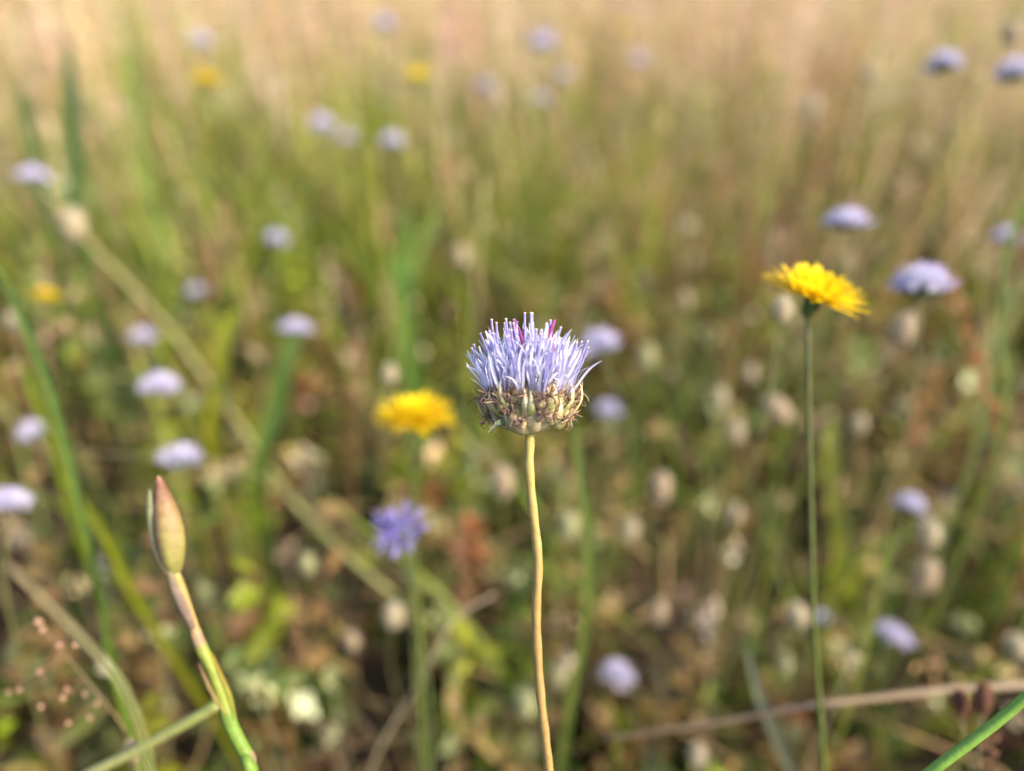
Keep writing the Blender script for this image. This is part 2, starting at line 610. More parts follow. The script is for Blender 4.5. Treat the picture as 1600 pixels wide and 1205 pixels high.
# ------------------------------------------------------------------ blue flower heads in the meadow
def blue_head_mesh(seed, n=62, violet=False):
    """button of narrow florets, 1 unit wide, base of the button at the origin"""
    r = random.Random(seed)
    mb = MB()
    for i in range(n):
        u = (i + .5) / n
        az = i * 2.4 + r.uniform(-.2, .2)
        rr = 0.24 * math.sqrt(u)
        tilt = math.radians(4 + 64 * u + r.uniform(-11, 11))
        d = Vector((math.cos(az), math.sin(az), 0))
        ax = d * math.sin(tilt) + Vector((0, 0, math.cos(tilt)))
        base = d * rr + Vector((0, 0, 0.20 - 0.16 * u))
        L = r.uniform(0.27, 0.37)
        tint = lerp((0.30, 0.24, 0.72), (0.44, 0.38, 0.85), r.random()) if violet else lerp(LAV, LAV_W, r.uniform(0.3, 1.0))
        for k in range(4):
            e = Vector((r.uniform(-1, 1), r.uniform(-1, 1), r.uniform(-1, 1)))
            a2 = (ax + e * (.6 if violet else .36)).normalized()
            pts = [base, base + a2 * (L * .4), base + a2 * (L * .75) + Vector((0, 0, 0.004)), base + a2 * L - Vector((0, 0, 0.02 * u))]
            sd = a2.cross(Vector((r.uniform(-1, 1), r.uniform(-1, 1), 1.3))).normalized()
            mb.strip(pts, [.022, .04, .042, .015], sd, [tint if violet else LAV_B, tint, tint, tint if violet else LAV_W], -.3)
        st = base + ax * (L * 1.18)
        mb.tube([base, st], [.008, .012], [LAV, (0.6, 0.52, 0.8)], 4)
    return mb.mesh('floret_cluster', M_PETAL)


def cup_mesh(seed):
    r = random.Random(seed)
    mb = MB()
    mb.lathe([(0.03, -0.02), (0.14, 0.0), (0.22, 0.05), (0.21, 0.11), (0.05, 0.14)], [(0.10, 0.14, 0.07)] * 5, 12)
    for k in range(12):
        a = k / 12 * 6.283
        d = Vector((math.cos(a), math.sin(a), 0))
        L = r.uniform(.20, .30)
        pts = [d * .10 + Vector((0, 0, -.01)), d * (.10 + L * .6) + Vector((0, 0, .02)), d * (.10 + L) + Vector((0, 0, .07))]
        mb.strip(pts, [.10, .11, .01], Vector((0, 0, 1)).cross(d), [(0.10, 0.15, 0.07), (0.12, 0.17, 0.08), (0.16, 0.15, 0.10)], .2)
    return mb.mesh('bract_cup', M_BRACT)


BLUE = [blue_head_mesh(1), blue_head_mesh(2, 48), blue_head_mesh(3, 70), blue_head_mesh(4, 34), blue_head_mesh(5, 56), blue_head_mesh(9, 20, True)]
CUPS = [cup_mesh(i) for i in (1, 2)]


def stem_path(head, axis, sway=0.012, root=None):
    if root is None:
        root = Vector((head.x + random.uniform(-.02, .02), head.y - random.uniform(-.01, .03), 0))
    h = head.z
    p1 = head - axis * (0.16 * h)
    p2 = root.lerp(head, 0.45) + Vector((random.uniform(-1, 1) * sway, random.uniform(-1, 1) * sway, 0))
    return [head, p1, p2, root]


def px_path(pts, tail=True):
    """points given as pixel and depth, then down to the ground"""
    P = [at(*p) for p in pts]
    if tail:
        e = P[-1]
        d = (P[-1] - P[-2]).normalized()
        k = e + d * min(0.05, e.z * 0.4)
        if k.z > 0.02:
            P.append(k)
        P.append(Vector((k.x + d.x * .02, k.y + d.y * .02, 0.0)))
    return P


def make_stem(path, r0, r1, c0, c1, root, n=22, sides=6):
    mb = MB()
    pts = spline(path, n)
    mb.tube(pts, [r0 + (r1 - r0) * i / (n - 1) for i in range(n)], [lerp(c0, c1, i / (n - 1)) for i in range(n)], sides)
    return mb.mesh('stem', M_STEM, root)


GREEN_S = (0.17, 0.24, 0.06)
OLIVE_S = (0.24, 0.25, 0.09)
STRAW_S = (0.42, 0.33, 0.17)


def blue_flower(px, py, w, d, label, axis=(0, 1, .25), path=None, wmm=None, scale_h=1.0):
    """w = width in photograph pixels"""
    size = w / FPX * d / 1.10
    ax = camdir(*axis)
    head = at(px, py, d) - ax * (0.16 * size)
    P = px_path(path) if path else stem_path(head, ax)
    if path:
        P = [head] + P
    root = P[-1]
    t = thing('sheeps_bit_flower', label, 'flower', root, 'pale blue flowers scattered through the meadow')
    obj('stem', make_stem(P, .00035, .0005, (0.16, 0.17, 0.06), (0.13, 0.14, 0.05), root), t)
    k = 5 if 'violet blue' in label else random.randrange(5)
    R = frame(ax, random.uniform(0, 6.28))
    c = obj('floret_cluster', BLUE[k], t, head - root, R, size)
    c.scale.z *= random.uniform(.8, 1.15)
    obj('bract_cup', CUPS[k % 2], c)
    CLEAR.append((px, py, d, w * 0.62))


BLUES = [
    # px, py, width, depth, label, axis
    (1440, 449, 98, .190, 'wide pale blue flower head at the right, beside the large yellow flower', (0.02, 1, .22)),
    (1323, 346, 78, .235, 'pale blue flower head above the large yellow flower', (0.0, 1, .25)),
    (1473, 101, 60, .300, 'pale blue flower head near the top right corner with a dark underside', (0.02, 1, -.05)),
    (1584, 116, 62, .300, 'pale blue flower head cut by the right edge near the top corner', (0.05, 1, .05)),
    (1573, 372, 50, .340, 'dim bluish flower head at the right edge above the wide blue one', (0.1, 1, .3)),
    (937, 542, 74, .240, 'tilted pale blue flower head just behind the right side of the main head', (-.32, 1, .25)),
    (949, 641, 46, .340, 'small round pale blue flower just right of the main head, below the tilted one', (0, 1, .6)),
    (621, 828, 100, .195, 'violet blue open flower with a dark centre below the middle yellow flower', (0.05, .45, 1.0)),
    (282, 718, 74, .235, 'pinkish blue flower head just above the closed bud', (0.05, 1, .3)),
    (250, 604, 68, .260, 'pale blue flower head left of centre, above the pinkish blue one', (0.06, 1, .3)),
    (223, 527, 44, .370, 'small pale blue flower higher up on the left beside the long slanting straw', (.2, 1, .5)),
    (52, 677, 56, .300, 'whitish blue round flower behind the long green blade at the left edge', (-.25, 1, .6)),
    (14, 786, 70, .210, 'pale violet flower head cut by the left edge', (.1, 1, .15)),
    (462, 513, 58, .300, 'whitish lilac flower head left of the main head over dark green leaves', (.12, 1, .3)),
    (432, 375, 42, .400, 'dim blue flower in the left middle distance above the whitish lilac one', (.3, 1, .5)),
    (52, 276, 52, .370, 'blue flower near the left edge in the upper meadow', (.1, 1, .35)),
    (503, 197, 42, .490, 'pale lilac blurred flower, left one of the pair in the upper middle', (.0, 1, .4)),
    (613, 222, 44, .470, 'pale lilac blurred flower, right one of the pair in the upper middle', (.1, 1, .4)),
    (542, 216, 30, .580, 'faint whitish flower between the two lilac ones in the upper middle', (0, 1, .4)),
    (305, 457, 32, .480, 'faint pinkish lilac flower above the slanting straw in the left half', (0, 1, .4)),
    (601, 40, 36, .720, 'faint lilac flower at the top, left of the centre', (0, 1, .3)),
    (313, 67, 36, .660, 'faint lilac flower at the top above the left orange yellow flower', (0, 1, .3)),
    (848, 70, 46, .560, 'faint pinkish white flower at the top centre', (0, 1, .3)),
    (845, 155, 32, .640, 'small faint lilac flower below the pinkish white one at top centre', (0, 1, .3)),
    (756, 136, 36, .600, 'faint whitish flower right of the upper orange yellow flower', (0, 1, .3)),
    (998, 96, 32, .680, 'faint greenish white flower at the top right of centre', (0, 1, .3)),
    (1397, 993, 66, .265, 'pale blue flower head low on the right, drooping to one side', (.35, 1, .35)),
    (1421, 792, 54, .290, 'thin pale blue flower seen edge on at the right', (.38, 1, -.08)),
    (965, 1054, 58, .270, 'pinkish lilac flower head low down, right of the main stem', (.25, 1, .5)),
    (1284, 966, 28, .300, 'small bluish flower tucked behind the green stem low on the right', (.1, 1, .4)),
    (880, 120, 30, .800, 'faint pinkish flower high up, right of the small lilac one', (0, 1, .3)),
]
for b in BLUES:
    blue_flower(*b[:5], axis=b[5])

# ------------------------------------------------------------------ yellow flowers
YEL = (0.94, 0.70, 0.010)
YEL2 = (0.96, 0.77, 0.02)
YEL_O = (0.94, 0.67, 0.010)


def ray_mesh(L, W, bend, seed):
    r = random.Random(seed)
    mb = MB()
    pts, w, c = [], [], []
    for i in range(7):
        t = i / 6
        pts.append(Vector((L * t, 0.03 * L * math.sin(seed + 3 * t), L * (bend * t * t - 0.05 * t))))
        w.append(W * (0.45 + 0.62 * t) if t < 0.98 else W * 0.75)
        c.append(lerp(YEL_O, YEL2, t * r.uniform(.6, 1)))
    mb.strip(pts, w, Vector((0, 1, 0)), c, 0.25)
    e = len(mb.v)
    p, q = pts[-1], pts[-1] - pts[-2]
    q = q.normalized()
    for k in (-1, -.5, 0, .5, 1):                # toothed tip
        a = p + Vector((0, k * W * .34 - W * .07, 0))
        b = p + Vector((0, k * W * .34 + W * .07, 0))
        i0 = len(mb.v)
        mb.v += [a, b, (a + b) * .5 + q * (W * .45)]
        mb.c += [YEL2] * 3
        mb.f.append((i0, i0 + 1, i0 + 2))
    return mb.mesh('ray_floret', M_PETAL)


RAYS = [ray_mesh(1.0, .12, b, i) for i, b in enumerate((.02, .10, .18, -.05, .25))]


def yellow_layout(seed, n):
    r = random.Random(seed)
    out = []
    for i in range(n):
        u = ((i + .5) / n) ** .72         # 0 centre .. 1 rim
        az = i * 2.39996 + r.uniform(-.15, .15)
        L = (0.42 + 0.52 * u ** .8) * r.uniform(.86, 1.1)
        tilt = math.radians(max(r.uniform(-4, 3), 76 - 76 * u ** .95 + r.uniform(-10, 10)))
        out.append((az, 0.12 * math.sqrt(u), L, tilt, r.randrange(5)))
    return out


def involucre_mesh(seed):
    r = random.Random(seed)
    mb = MB()
    mb.lathe([(.05, -.52), (.15, -.45), (.20, -.25), (.20, -.05), (.12, .02)], [(0.09, 0.15, 0.04)] * 5, 14)
    for k in range(18):
        a = k / 18 * 6.283 + r.uniform(-.1, .1)
        d = Vector((math.cos(a), math.sin(a), 0))
        z0 = r.choice([-.46, -.36, -.28])
        pts = [d * .17 + Vector((0, 0, z0)), d * .225 + Vector((0, 0, z0 + .16)), d * .24 + Vector((0, 0, z0 + .34))]
        mb.strip(pts, [.08, .08, .01], Vector((0, 0, 1)).cross(d), [(0.10, 0.17, 0.05), (0.13, 0.20, 0.06), (0.06, 0.08, 0.04)], .2)
    return mb.mesh('involucre', M_BRACT)


INVOL = involucre_mesh(3)


def yellow_head_joined(seed):
    mb = MB()
    for az, rr, L, tilt, k in yellow_layout(seed, 70):
        R = Matrix.Rotation(az, 3, 'Z') @ Matrix.Rotation(-tilt, 3, 'Y')
        o = Vector((math.cos(az) * rr, math.sin(az) * rr, 0))
        pts = [o + R @ Vector((L * x, 0, .05 * x * x)) for x in (0, .5, 1)]
        mb.strip(pts, [.08, .13, .10], R @ Vector((0, 1, 0)), [YEL_O, YEL, YEL2], .2)
    return mb.mesh('ray_florets', M_PETAL)


YHEAD = [yellow_head_joined(1), yellow_head_joined(2)]


def yellow_flower(px, py, w, d, label, axis, near, path=None, seed=0):
    rad = w / 2 / FPX * d / 1.0
    ax = camdir(*axis)
    c = at(px, py, d) - ax * (rad * .12)
    base = c - ax * (rad * .4)
    P = px_path(path) if path else stem_path(base, ax)
    if path:
        P = [base] + P
    root = P[-1]
    t = thing('yellow_flower', label, 'flower', root, 'yellow flowers in the meadow')
    obj('stem', make_stem(P, .00055, .0007, (0.10, 0.105, 0.04), (0.12, 0.18, 0.035), root, 30, 8), t)
    R = frame(ax, 0.7 * seed)
    obj('involucre', INVOL, t, c - root, R, rad * .8)
    if near:
        for az, rr, L, tilt, k in yellow_layout(seed, 230):
            M = R @ Matrix.Rotation(az, 3, 'Z') @ Matrix.Rotation(-tilt, 3, 'Y')
            o = obj('ray_floret', RAYS[k], t, c - root + R @ Vector((math.cos(az) * rr * rad, math.sin(az) * rr * rad, 0)), M, rad * L)
    else:
        obj('ray_florets', YHEAD[seed % 2], t, c - root, R, rad)
    CLEAR.append((px, py, d, w * .65))


yellow_flower(1276, 458, 152, .150, 'large bright yellow many petalled flower tilted to the right, on a tall green stem', (.32, 1, .42), True,
              [(1262, 520, .1505), (1263, 640, .153), (1267, 800, .157), (1271, 960, .161), (1280, 1100, .166), (1290, 1230, .172)], 1)
yellow_flower(651, 650, 122, .205, 'yellow flower left of the main head, above the violet blue one', (-.04, 1, .34), True,
              [(648, 700, .206), (645, 800, .211), (650, 900, .218), (655, 1010, .226)], 2)
yellow_flower(324, 125, 56, .400, 'blurred orange yellow flower in the upper left meadow', (.1, 1, .1), False, None, 3)
yellow_flower(653, 119, 54, .420, 'blurred orange yellow flower at the top, left of the centre', (0, 1, .4), False, None, 4)
yellow_flower(73, 463, 54, .320, 'small orange yellow flower near the left edge beside the green blade', (.15, 1, .1), False, None, 5)
yellow_flower(975, 45, 30, .90, 'very faint yellow flower at the top right of centre', (0, 1, .3), False, None, 6)

# ------------------------------------------------------------------ pale furry clover heads
def fur_mesh(seed, core, hair, stretch):
    r = random.Random(seed)
    mb = MB()
    prof = [(0.02, -.5), (.26, -.40), (.36, -.15), (.36, .12), (.25, .38), (.02, .5)]
    mb.lathe([(a, b * stretch) for a, b in prof], core, 12, .06)
    for i in range(230):
        u = r.uniform(-1, 1)
        a = r.uniform(0, 6.283)
        s = math.sqrt(1 - u * u)
        n = Vector((math.cos(a) * s, math.sin(a) * s, u))
        p = Vector((n.x * .34, n.y * .34, n.z * .46 * stretch))
        q = (n + Vector((0, 0, .7)) + Vector((r.uniform(-.3, .3), r.uniform(-.3, .3), r.uniform(-.3, .3)))).normalized()
        c = lerp(hair, core, r.uniform(0, .5))
        mb.strip([p, p + q * .1, p + q * .2], [.035, .028, .006], q.cross(n + Vector((.01, .02, .03))), [c, c, hair])
    return mb.mesh('furry_head', M_DRY)


FUR_PALE = [fur_mesh(1, (0.46, 0.40, 0.28), (0.70, 0.63, 0.50), 1.0), fur_mesh(2, (0.42, 0.33, 0.23), (0.66, 0.57, 0.45), 1.1), fur_mesh(3, (0.36, 0.36, 0.20), (0.56, 0.57, 0.38), 1.1)]
FUR_BROWN = [fur_mesh(5, (0.16, 0.075, 0.05), (0.42, 0.22, 0.13), 1.55)]


def furry(px, py, w, d, label, axis=(0, 1, .3), kind=0, brown=False, path=None):
    size = w / FPX * d / 1.15
    ax = camdir(*axis)
    c = at(px, py, d)
    base = c - ax * (size * .5)
    P = [base] + px_path(path) if path else stem_path(base, ax)
    root = P[-1]
    t = thing('clover_seed_head', label, 'seed head', root, 'furry clover seed heads')
    obj('stem', make_stem(P, .0003, .0004, (0.18, 0.15, 0.07), (0.13, 0.13, 0.05), root, 16, 5), t)
    obj('furry_head', FUR_BROWN[0] if brown else FUR_PALE[kind], t, c - root, frame(ax, random.uniform(0, 6)), size)
    CLEAR.append((px, py, d, w * .6))


FURS = [
    (1125, 622, 36, .33, 'round whitish seed head, upper of the close pair right of the main head', (0, 1, .4), 0),
    (1149, 676, 38, .32, 'round whitish seed head, lower of the close pair right of the main head', (.1, 1, .4), 0),
    (1216, 640, 52, .28, 'long tan seed head leaning over, just left of the tall green stem', (-.8, .8, .1), 1),
    (1172, 584, 30, .38, 'small pale seed head above the close whitish pair', (0, 1, .4), 0),
    (1033, 762, 48, .28, 'large pinkish white seed head halfway down, between main stem and tall green stem', (.1, 1, .3), 1),
    (985, 828, 40, .29, 'greyish pale seed head lower left of the large pinkish white one', (0, 1, .5), 0),
    (1148, 803, 38, .30, 'pale lilac grey seed head near the tall green stem', (.1, 1, .5), 0),
    (786, 752, 50, .27, 'pinkish blurred seed head just left of the main stem', (0, 1, .4), 1),
    (888, 823, 48, .27, 'pale greenish seed head just right of the main stem', (.1, 1, .4), 2),
    (1452, 834, 50, .25, 'cream round seed head below the edge on blue flower', (0, 1, .3), 0),
    (1446, 900, 54, .26, 'pinkish ragged seed head under the cream round one at the right', (.3, 1, .3), 1),
    (1247, 962, 44, .25, 'cream seed head touching the tall green stem low on the right', (-.3, 1, .3), 0),
    (1226, 1040, 32, .26, 'small yellowish seed head below the cream one by the green stem', (0, 1, .3), 2),
    (1090, 1181, 40, .24, 'cream seed head at the bottom edge between the two stems', (0, 1, .4), 0),
    (1030, 956, 36, .28, 'dim pinkish seed head above the bottom straw, right of the main stem', (.1, 1, .4), 1),
    (609, 586, 34, .27, 'pale bud like seed head just above the middle yellow flower', (.1, 1, .2), 0),
    (615, 962, 44, .26, 'pale greyish seed head below the violet blue flower', (.1, 1, .4), 0),
    (1412, 516, 54, .25, 'ragged pinkish white seed head right under the wide blue flower', (.5, 1, .2), 1),
    (1222, 484, 46, .19, 'whitish fluffy seed head tucked under the left side of the large yellow flower', (.15, 1, .1), 0),
    (1010, 560, 42, .36, 'greenish pale seed head right of the tilted blue flower', (.1, 1, .4), 2),
    (1590, 1012, 46, .24, 'pale seed head cut by the right edge low down', (-.4, 1, .2), 0),
    (822, 1102, 46, .25, 'pale tan seed head at the left side of the main stem low down', (0, 1, .4), 2),
    (872, 1060, 34, .27, 'small grey green seed head right of the main stem low down', (0, 1, .4), 2),
    (1342, 664, 34, .32, 'small grey white seed head right of the tall green stem', (0, 1, .4), 0),
    (1412, 640, 36, .33, 'small grey green seed head beside the rusty stalk', (0, 1, .4), 2),
    (1270, 167, 36, .52, 'whitish blurred seed head in the upper right meadow', (.3, 1, .3), 0),
    (1360, 118, 34, .56, 'faint whitish seed head at upper right, left of the dark bottomed blue flower', (0, 1, .3), 0),
    (1581, 53, 40, .33, 'tan and dark brown seed head in the top right corner', (0, 1, -.1), 1),
    (115, 352, 54, .34, 'pale cream blurred seed head near the left edge, below the blue flower', (.2, 1, .3), 0),
    (22, 505, 36, .34, 'dim whitish seed head at the left edge under the small orange yellow flower', (0, 1, .4), 0),
    (1070, 470, 30, .42, 'faint tan seed head in the meadow between main head and large yellow flower', (0, 1, .4), 1),
    (720, 400, 34, .45, 'faint cream seed head above and left of the main head', (0, 1, .4), 0),
    (775, 160, 40, .52, 'faint peach seed head at the upper centre', (.1, 1, .3), 1),
    (208, 1172, 34, .155, 'tan round knob at the fork of pale stems at bottom left', (0, 1, .4), 1),
    (1075, 355, 26, .55, 'tiny faint grey seed head at the right of the upper centre', (0, 1, .4), 0),
    (550, 1000, 34, .27, 'dim tan seed head low down left of the green stems', (0, 1, .5), 1),
    (480, 880, 36, .27, 'dim sage seed head in the lower left middle', (0, 1, .5), 2),
]
for f in FURS:
    furry(*f[:5], axis=f[5], kind=f[6])
furry(1500, 1098, 34, .170, 'dark brown furry oblong head, left one of the pair at bottom right', axis=(-.12, 1, .1), brown=True)
furry(1536, 1091, 38, .165, 'dark brown furry oblong head, right one of the pair at bottom right', axis=(.08, 1, .1), brown=True)

# ------------------------------------------------------------------ closed bud at the left
def bud():
    d = .101
    P = [(272, 893), (282, 918), (298, 965), (312, 1005), (333, 1052), (349, 1095), (362, 1135), (381, 1172), (396, 1205), (420, 1265)]
    path = [at(x, y, d + 0.00001 * (y - 890)) for x, y in P]
    root = Vector((path[-1].x + .02, path[-1].y - .02, 0))
    path += [root.lerp(path[-1], .5) + Vector((.004, .004, 0)), root]
    t = thing('flower_bud', 'closed pink tipped pointed bud on a jointed green and straw stem at left', 'bud', root)
    n = 60
    pts = spline(path, n)
    cs, rs = [], []
    for i in range(n):
        u = i / (n - 1) * (len(path) - 1)
        if u < 2.6:
            c, r = (0.32, 0.24, 0.08), .00072
        elif u < 3.1:
            c, r = (0.28, 0.19, 0.12), .00085
        elif u < 5.4:
            c, r = (0.22, 0.27, 0.045), .00090
        elif u < 7.2:
            c, r = (0.15, 0.25, 0.04), .00100
        elif u < 7.8:
            c, r = (0.28, 0.20, 0.14), .0011
        else:
            c, r = (0.15, 0.25, 0.04), .00080
        cs.append(c)
        rs.append(r)
    mb = MB()
    mb.tube(pts, rs, cs, 10, .02)
    obj('stem', mb.mesh('stem', M_STEM, root), t)
    a, b = at(272, 896, d), at(247, 744, d)
    ax = (b - a).normalized()
    Ln = (b - a).length
    prof = [(.055, 0), (.09, .05), (.122, .16), (.142, .30), (.147, .42), (.136, .56), (.110, .70), (.076, .83), (.042, .93), (.012, 1.0)]
    R = frame(ax)
    mb = MB()
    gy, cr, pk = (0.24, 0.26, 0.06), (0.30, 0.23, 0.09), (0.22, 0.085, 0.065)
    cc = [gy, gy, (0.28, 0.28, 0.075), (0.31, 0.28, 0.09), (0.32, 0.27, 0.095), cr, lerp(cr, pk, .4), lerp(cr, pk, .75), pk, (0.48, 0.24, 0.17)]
    sides = 24
    for i, (r, z) in enumerate(prof):
        for k in range(sides):
            an = 2 * math.pi * k / sides
            rr = r * (1 + .035 * math.cos(5 * an + z * 1.4)) * Ln
            lean = Vector((.02 * math.sin(z * 3.1), 0, 0)) * Ln
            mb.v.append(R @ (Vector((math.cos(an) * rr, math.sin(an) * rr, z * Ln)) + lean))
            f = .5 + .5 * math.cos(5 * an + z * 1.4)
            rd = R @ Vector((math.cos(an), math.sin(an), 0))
            left = max(0.0, -rd.dot(RT) + .15)                      # darker purplish brown towards the left flank
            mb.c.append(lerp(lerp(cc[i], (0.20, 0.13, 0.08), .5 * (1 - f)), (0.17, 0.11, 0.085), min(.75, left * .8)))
    for i in range(len(prof) - 1):
        for k in range(sides):
            k2 = (k + 1) % sides
            mb.f.append((i * sides + k, i * sides + k2, (i + 1) * sides + k2, (i + 1) * sides + k))
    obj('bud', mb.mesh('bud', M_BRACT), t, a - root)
    # sheathing scale along the left side of the bud, and one at the joint below
    def scale(px, w, c, name='sheath_scale', dz=-.0012):
        mb = MB()
        pp = spline([at(x, y, d + dz) for x, y in px], 12)
        ww = [w * math.sin(math.pi * (0.15 + .8 * i / 11)) ** .8 for i in range(12)]
        mb.strip([p - root for p in pp], ww, camdir(.9, .25, .3), [lerp(c[0], c[1], i / 11) for i in range(12)], .55)
        obj(name, mb.mesh(name, M_BRACT), t)
    scale([(268, 905), (250, 880), (238, 845), (231, 800), (233, 765)], .0017, ((0.40, 0.34, 0.20), (0.34, 0.36, 0.20)))
    scale([(300, 985), (284, 955), (270, 925), (262, 895)], .0021, ((0.34, 0.23, 0.18), (0.34, 0.27, 0.20)))
    scale([(366, 1125), (356, 1090), (342, 1055), (330, 1020)], .0010, ((0.34, 0.38, 0.06), (0.44, 0.30, 0.06)), 'leaf')
    scale([(354, 1119), (338, 1100), (324, 1075), (318, 1060), (310, 1037)], .0009, ((0.42, 0.36, 0.10), (0.30, 0.15, 0.10)), 'leaf')
    CLEAR.append((260, 820, d, 60))


bud()

# ------------------------------------------------------------------ grass blades and stalks one can tell apart
GRP_B = 'single grass blades one can tell apart'


def blade(pts, w, c, label, name='grass_blade', cat='grass blade', tail=True, tipw=.15, cut=False):
    """flat blade: pts tip first (px, py, depth); w in metres"""
    P = px_path(pts, tail)
    n = 26
    S = spline(P, n)
    root = P[-1]
    mb = MB()
    ww = []
    for i in range(n):
        t = i / (n - 1)
        ww.append(w * (1.0 if cut else min(1, tipw + t * 4.0)) * (1 - .3 * t))
    side = camdir(1, .1, .35)
    mb.strip(S, ww, side, [lerp(c, (c[0] * 1.1, c[1] * .95, c[2]), i / n) for i in range(n)], .3)
    o = obj(name, mb.mesh(name, M_LEAF, root), loc=root)
    tag(o, label, cat, GRP_B)


def stalk(pts, r0, r1, c0, c1, label, name='dry_stalk', cat='stalk', tail=True, nodes=()):
    P = px_path(pts, tail)
    root = P[-1]
    n = 30
    S = spline(P, n)
    rr = [r0 + (r1 - r0) * i / (n - 1) for i in range(n)]
    mb = MB()
    cc = [lerp(c0, c1, i / (n - 1)) for i in range(n)]
    for k in nodes:
        rr[k] *= 1.35
        cc[k] = (0.34, 0.20, 0.10)
    mb.tube(S, rr, cc, 8)
    o = obj(name, mb.mesh(name, M_STEM, root), loc=root)
    tag(o, label, cat, 'single stalks one can tell apart')


G1, G2, G3, YG = (0.20, 0.33, 0.035), (0.20, 0.32, 0.03), (0.12, 0.24, 0.09), (0.34, 0.38, 0.02)
blade([(-30, 370, .20), (20, 460, .20), (75, 590, .20), (112, 720, .20), (138, 840, .20), (160, 930, .205)], .0046, (0.17, 0.28, 0.04), 'long green grass blade running down the left edge of the picture')
blade([(100, 740, .25), (165, 830, .25), (215, 930, .255), (265, 1010, .26), (290, 1050, .265)], .0066, YG, 'bright yellow green blade behind the closed bud')
blade([(160, 1000, .19), (195, 1090, .19), (218, 1170, .19), (235, 1230, .19)], .0042, G2, 'short green blade at the bottom left corner')
blade([(895, 640, .22), (908, 740, .22), (922, 850, .222), (922, 940, .225), (910, 1010, .23)], .0042, (0.20, 0.27, 0.05), 'green blade standing behind the main stem on its right')
blade([(1625, 270, .24), (1592, 340, .24), (1572, 420, .245), (1566, 520, .25)], .0028, (0.22, 0.29, 0.06), 'light green blade leaning in from the right edge')
blade([(1602, 420, .26), (1566, 500, .265), (1550, 570, .27)], .004, (0.22, 0.28, 0.08), 'dull green blade below the light green one at the right edge')
blade([(640, 330, .42), (632, 420, .42), (640, 520, .425), (650, 600, .43)], .0105, (0.20, 0.36, 0.05), 'bright green upright blade left of the main head in the middle distance')
blade([(692, 300, .45), (668, 370, .45), (640, 450, .45), (628, 520, .455)], .009, (0.24, 0.34, 0.06), 'green blade leaning right, crossing the bright upright one in the middle distance')
blade([(600, 380, .40), (622, 440, .40), (636, 500, .405), (640, 560, .41)], .008, (0.22, 0.38, 0.05), 'green blade leaning left, crossing the bright upright one in the middle distance')
blade([(105, 60, .44), (112, 130, .44), (118, 200, .445), (122, 260, .45)], .0130, (0.06, 0.17, 0.03), 'broad dark green blade in the upper left corner')
blade([(30, 130, .5), (45, 200, .5), (60, 260, .5)], .012, (0.09, 0.20, 0.04), 'dark green blade at the upper left edge beside the broad one')
blade([(372, 485, .33), (358, 515, .33), (350, 545, .332), (348, 575, .335)], .0100, YG, 'short yellow green leaf left of the whitish lilac flower', tipw=.3)
blade([(1166, 1010, .22), (1185, 1080, .22), (1208, 1140, .222), (1240, 1215, .225)], .0034, (0.24, 0.27, 0.17), 'pale grey green blade at the bottom left of the tall green stem')
blade([(1398, 830, .22), (1385, 880, .222), (1372, 930, .225)], .0020, (0.26, 0.32, 0.06), 'thin green blade under the cream seed head at the right')
blade([(720, 160, .8), (712, 240, .8), (705, 320, .8)], .012, (0.24, 0.30, 0.06), 'faint upright green blade in the upper centre')
blade([(1215, 200, .7), (1200, 290, .7), (1195, 380, .7)], .014, (0.26, 0.32, 0.06), 'faint upright green blade above the large yellow flower')
blade([(30, 560, .26), (55, 610, .26), (80, 670, .265), (95, 720, .27)], .006, (0.28, 0.38, 0.02), 'yellow green blade beside the long green one at the left')
blade([(470, 520, .33), (450, 570, .33), (438, 630, .335)], .011, (0.12, 0.22, 0.03), 'dark green leaf under the whitish lilac flower', tipw=.4)
blade([(200, 20, .62), (210, 110, .62), (225, 220, .62), (240, 330, .62)], .013, (0.28, 0.40, 0.06), 'light green tall blade in the upper left, beside the orange yellow flower')
blade([(1300, 650, .30), (1298, 700, .30), (1300, 760, .305)], .006, (0.30, 0.34, 0.04), 'yellow green blade just right of the tall green stem')

for q in range(12):
    CLEAR.append((80 + 40 * q, 310 + 45 * q, .36, 2))
stalk([(70, 300, .38), (150, 392, .375), (262, 512, .37), (372, 662, .36), (450, 775, .35), (545, 870, .345), (640, 950, .35)], .0014, .0019, (0.30, 0.26, 0.12), (0.20, 0.24, 0.07), 'long blurred pale straw slanting down across the left half')
stalk([(10, 880, .075), (70, 940, .075), (130, 1000, .0755), (190, 1070, .076), (222, 1150, .077), (240, 1230, .078)], .00032, .00034, (0.20, 0.16, 0.09), (0.14, 0.21, 0.05), 'thick grey green stalk sloping down at the lower left')
stalk([(345, 1098, .150), (280, 1136, .150), (210, 1174, .151), (130, 1215, .152), (60, 1260, .153)], .0012, .0012, (0.23, 0.27, 0.08), (0.34, 0.30, 0.15), 'pale green stalk slanting across the bottom left corner')
stalk([(1640, 1060, .120), (1600, 1092, .121), (1560, 1126, .122), (1500, 1172, .123), (1450, 1210, .124), (1400, 1260, .126)], .0009, .0009, (0.17, 0.32, 0.05), (0.17, 0.32, 0.05), 'sharp bright green stem crossing the bottom right corner', 'green_stem', nodes=())
stalk([(940, 1155, .205), (1050, 1140, .2), (1160, 1122, .195), (1250, 1105, .19), (1360, 1092, .19), (1480, 1078, .19), (1640, 1068, .19)], .0005, .0013, (0.20, 0.14, 0.09), (0.27, 0.20, 0.13), 'dry taupe straw lying across the bottom right', tail=False)
stalk([(100, 705, .26), (210, 712, .26), (330, 722, .262), (470, 775, .265), (600, 880, .27)], .00035, .0004, (0.22, 0.20, 0.10), (0.18, 0.18, 0.08), 'thin pale twig running past the pinkish blue flower')
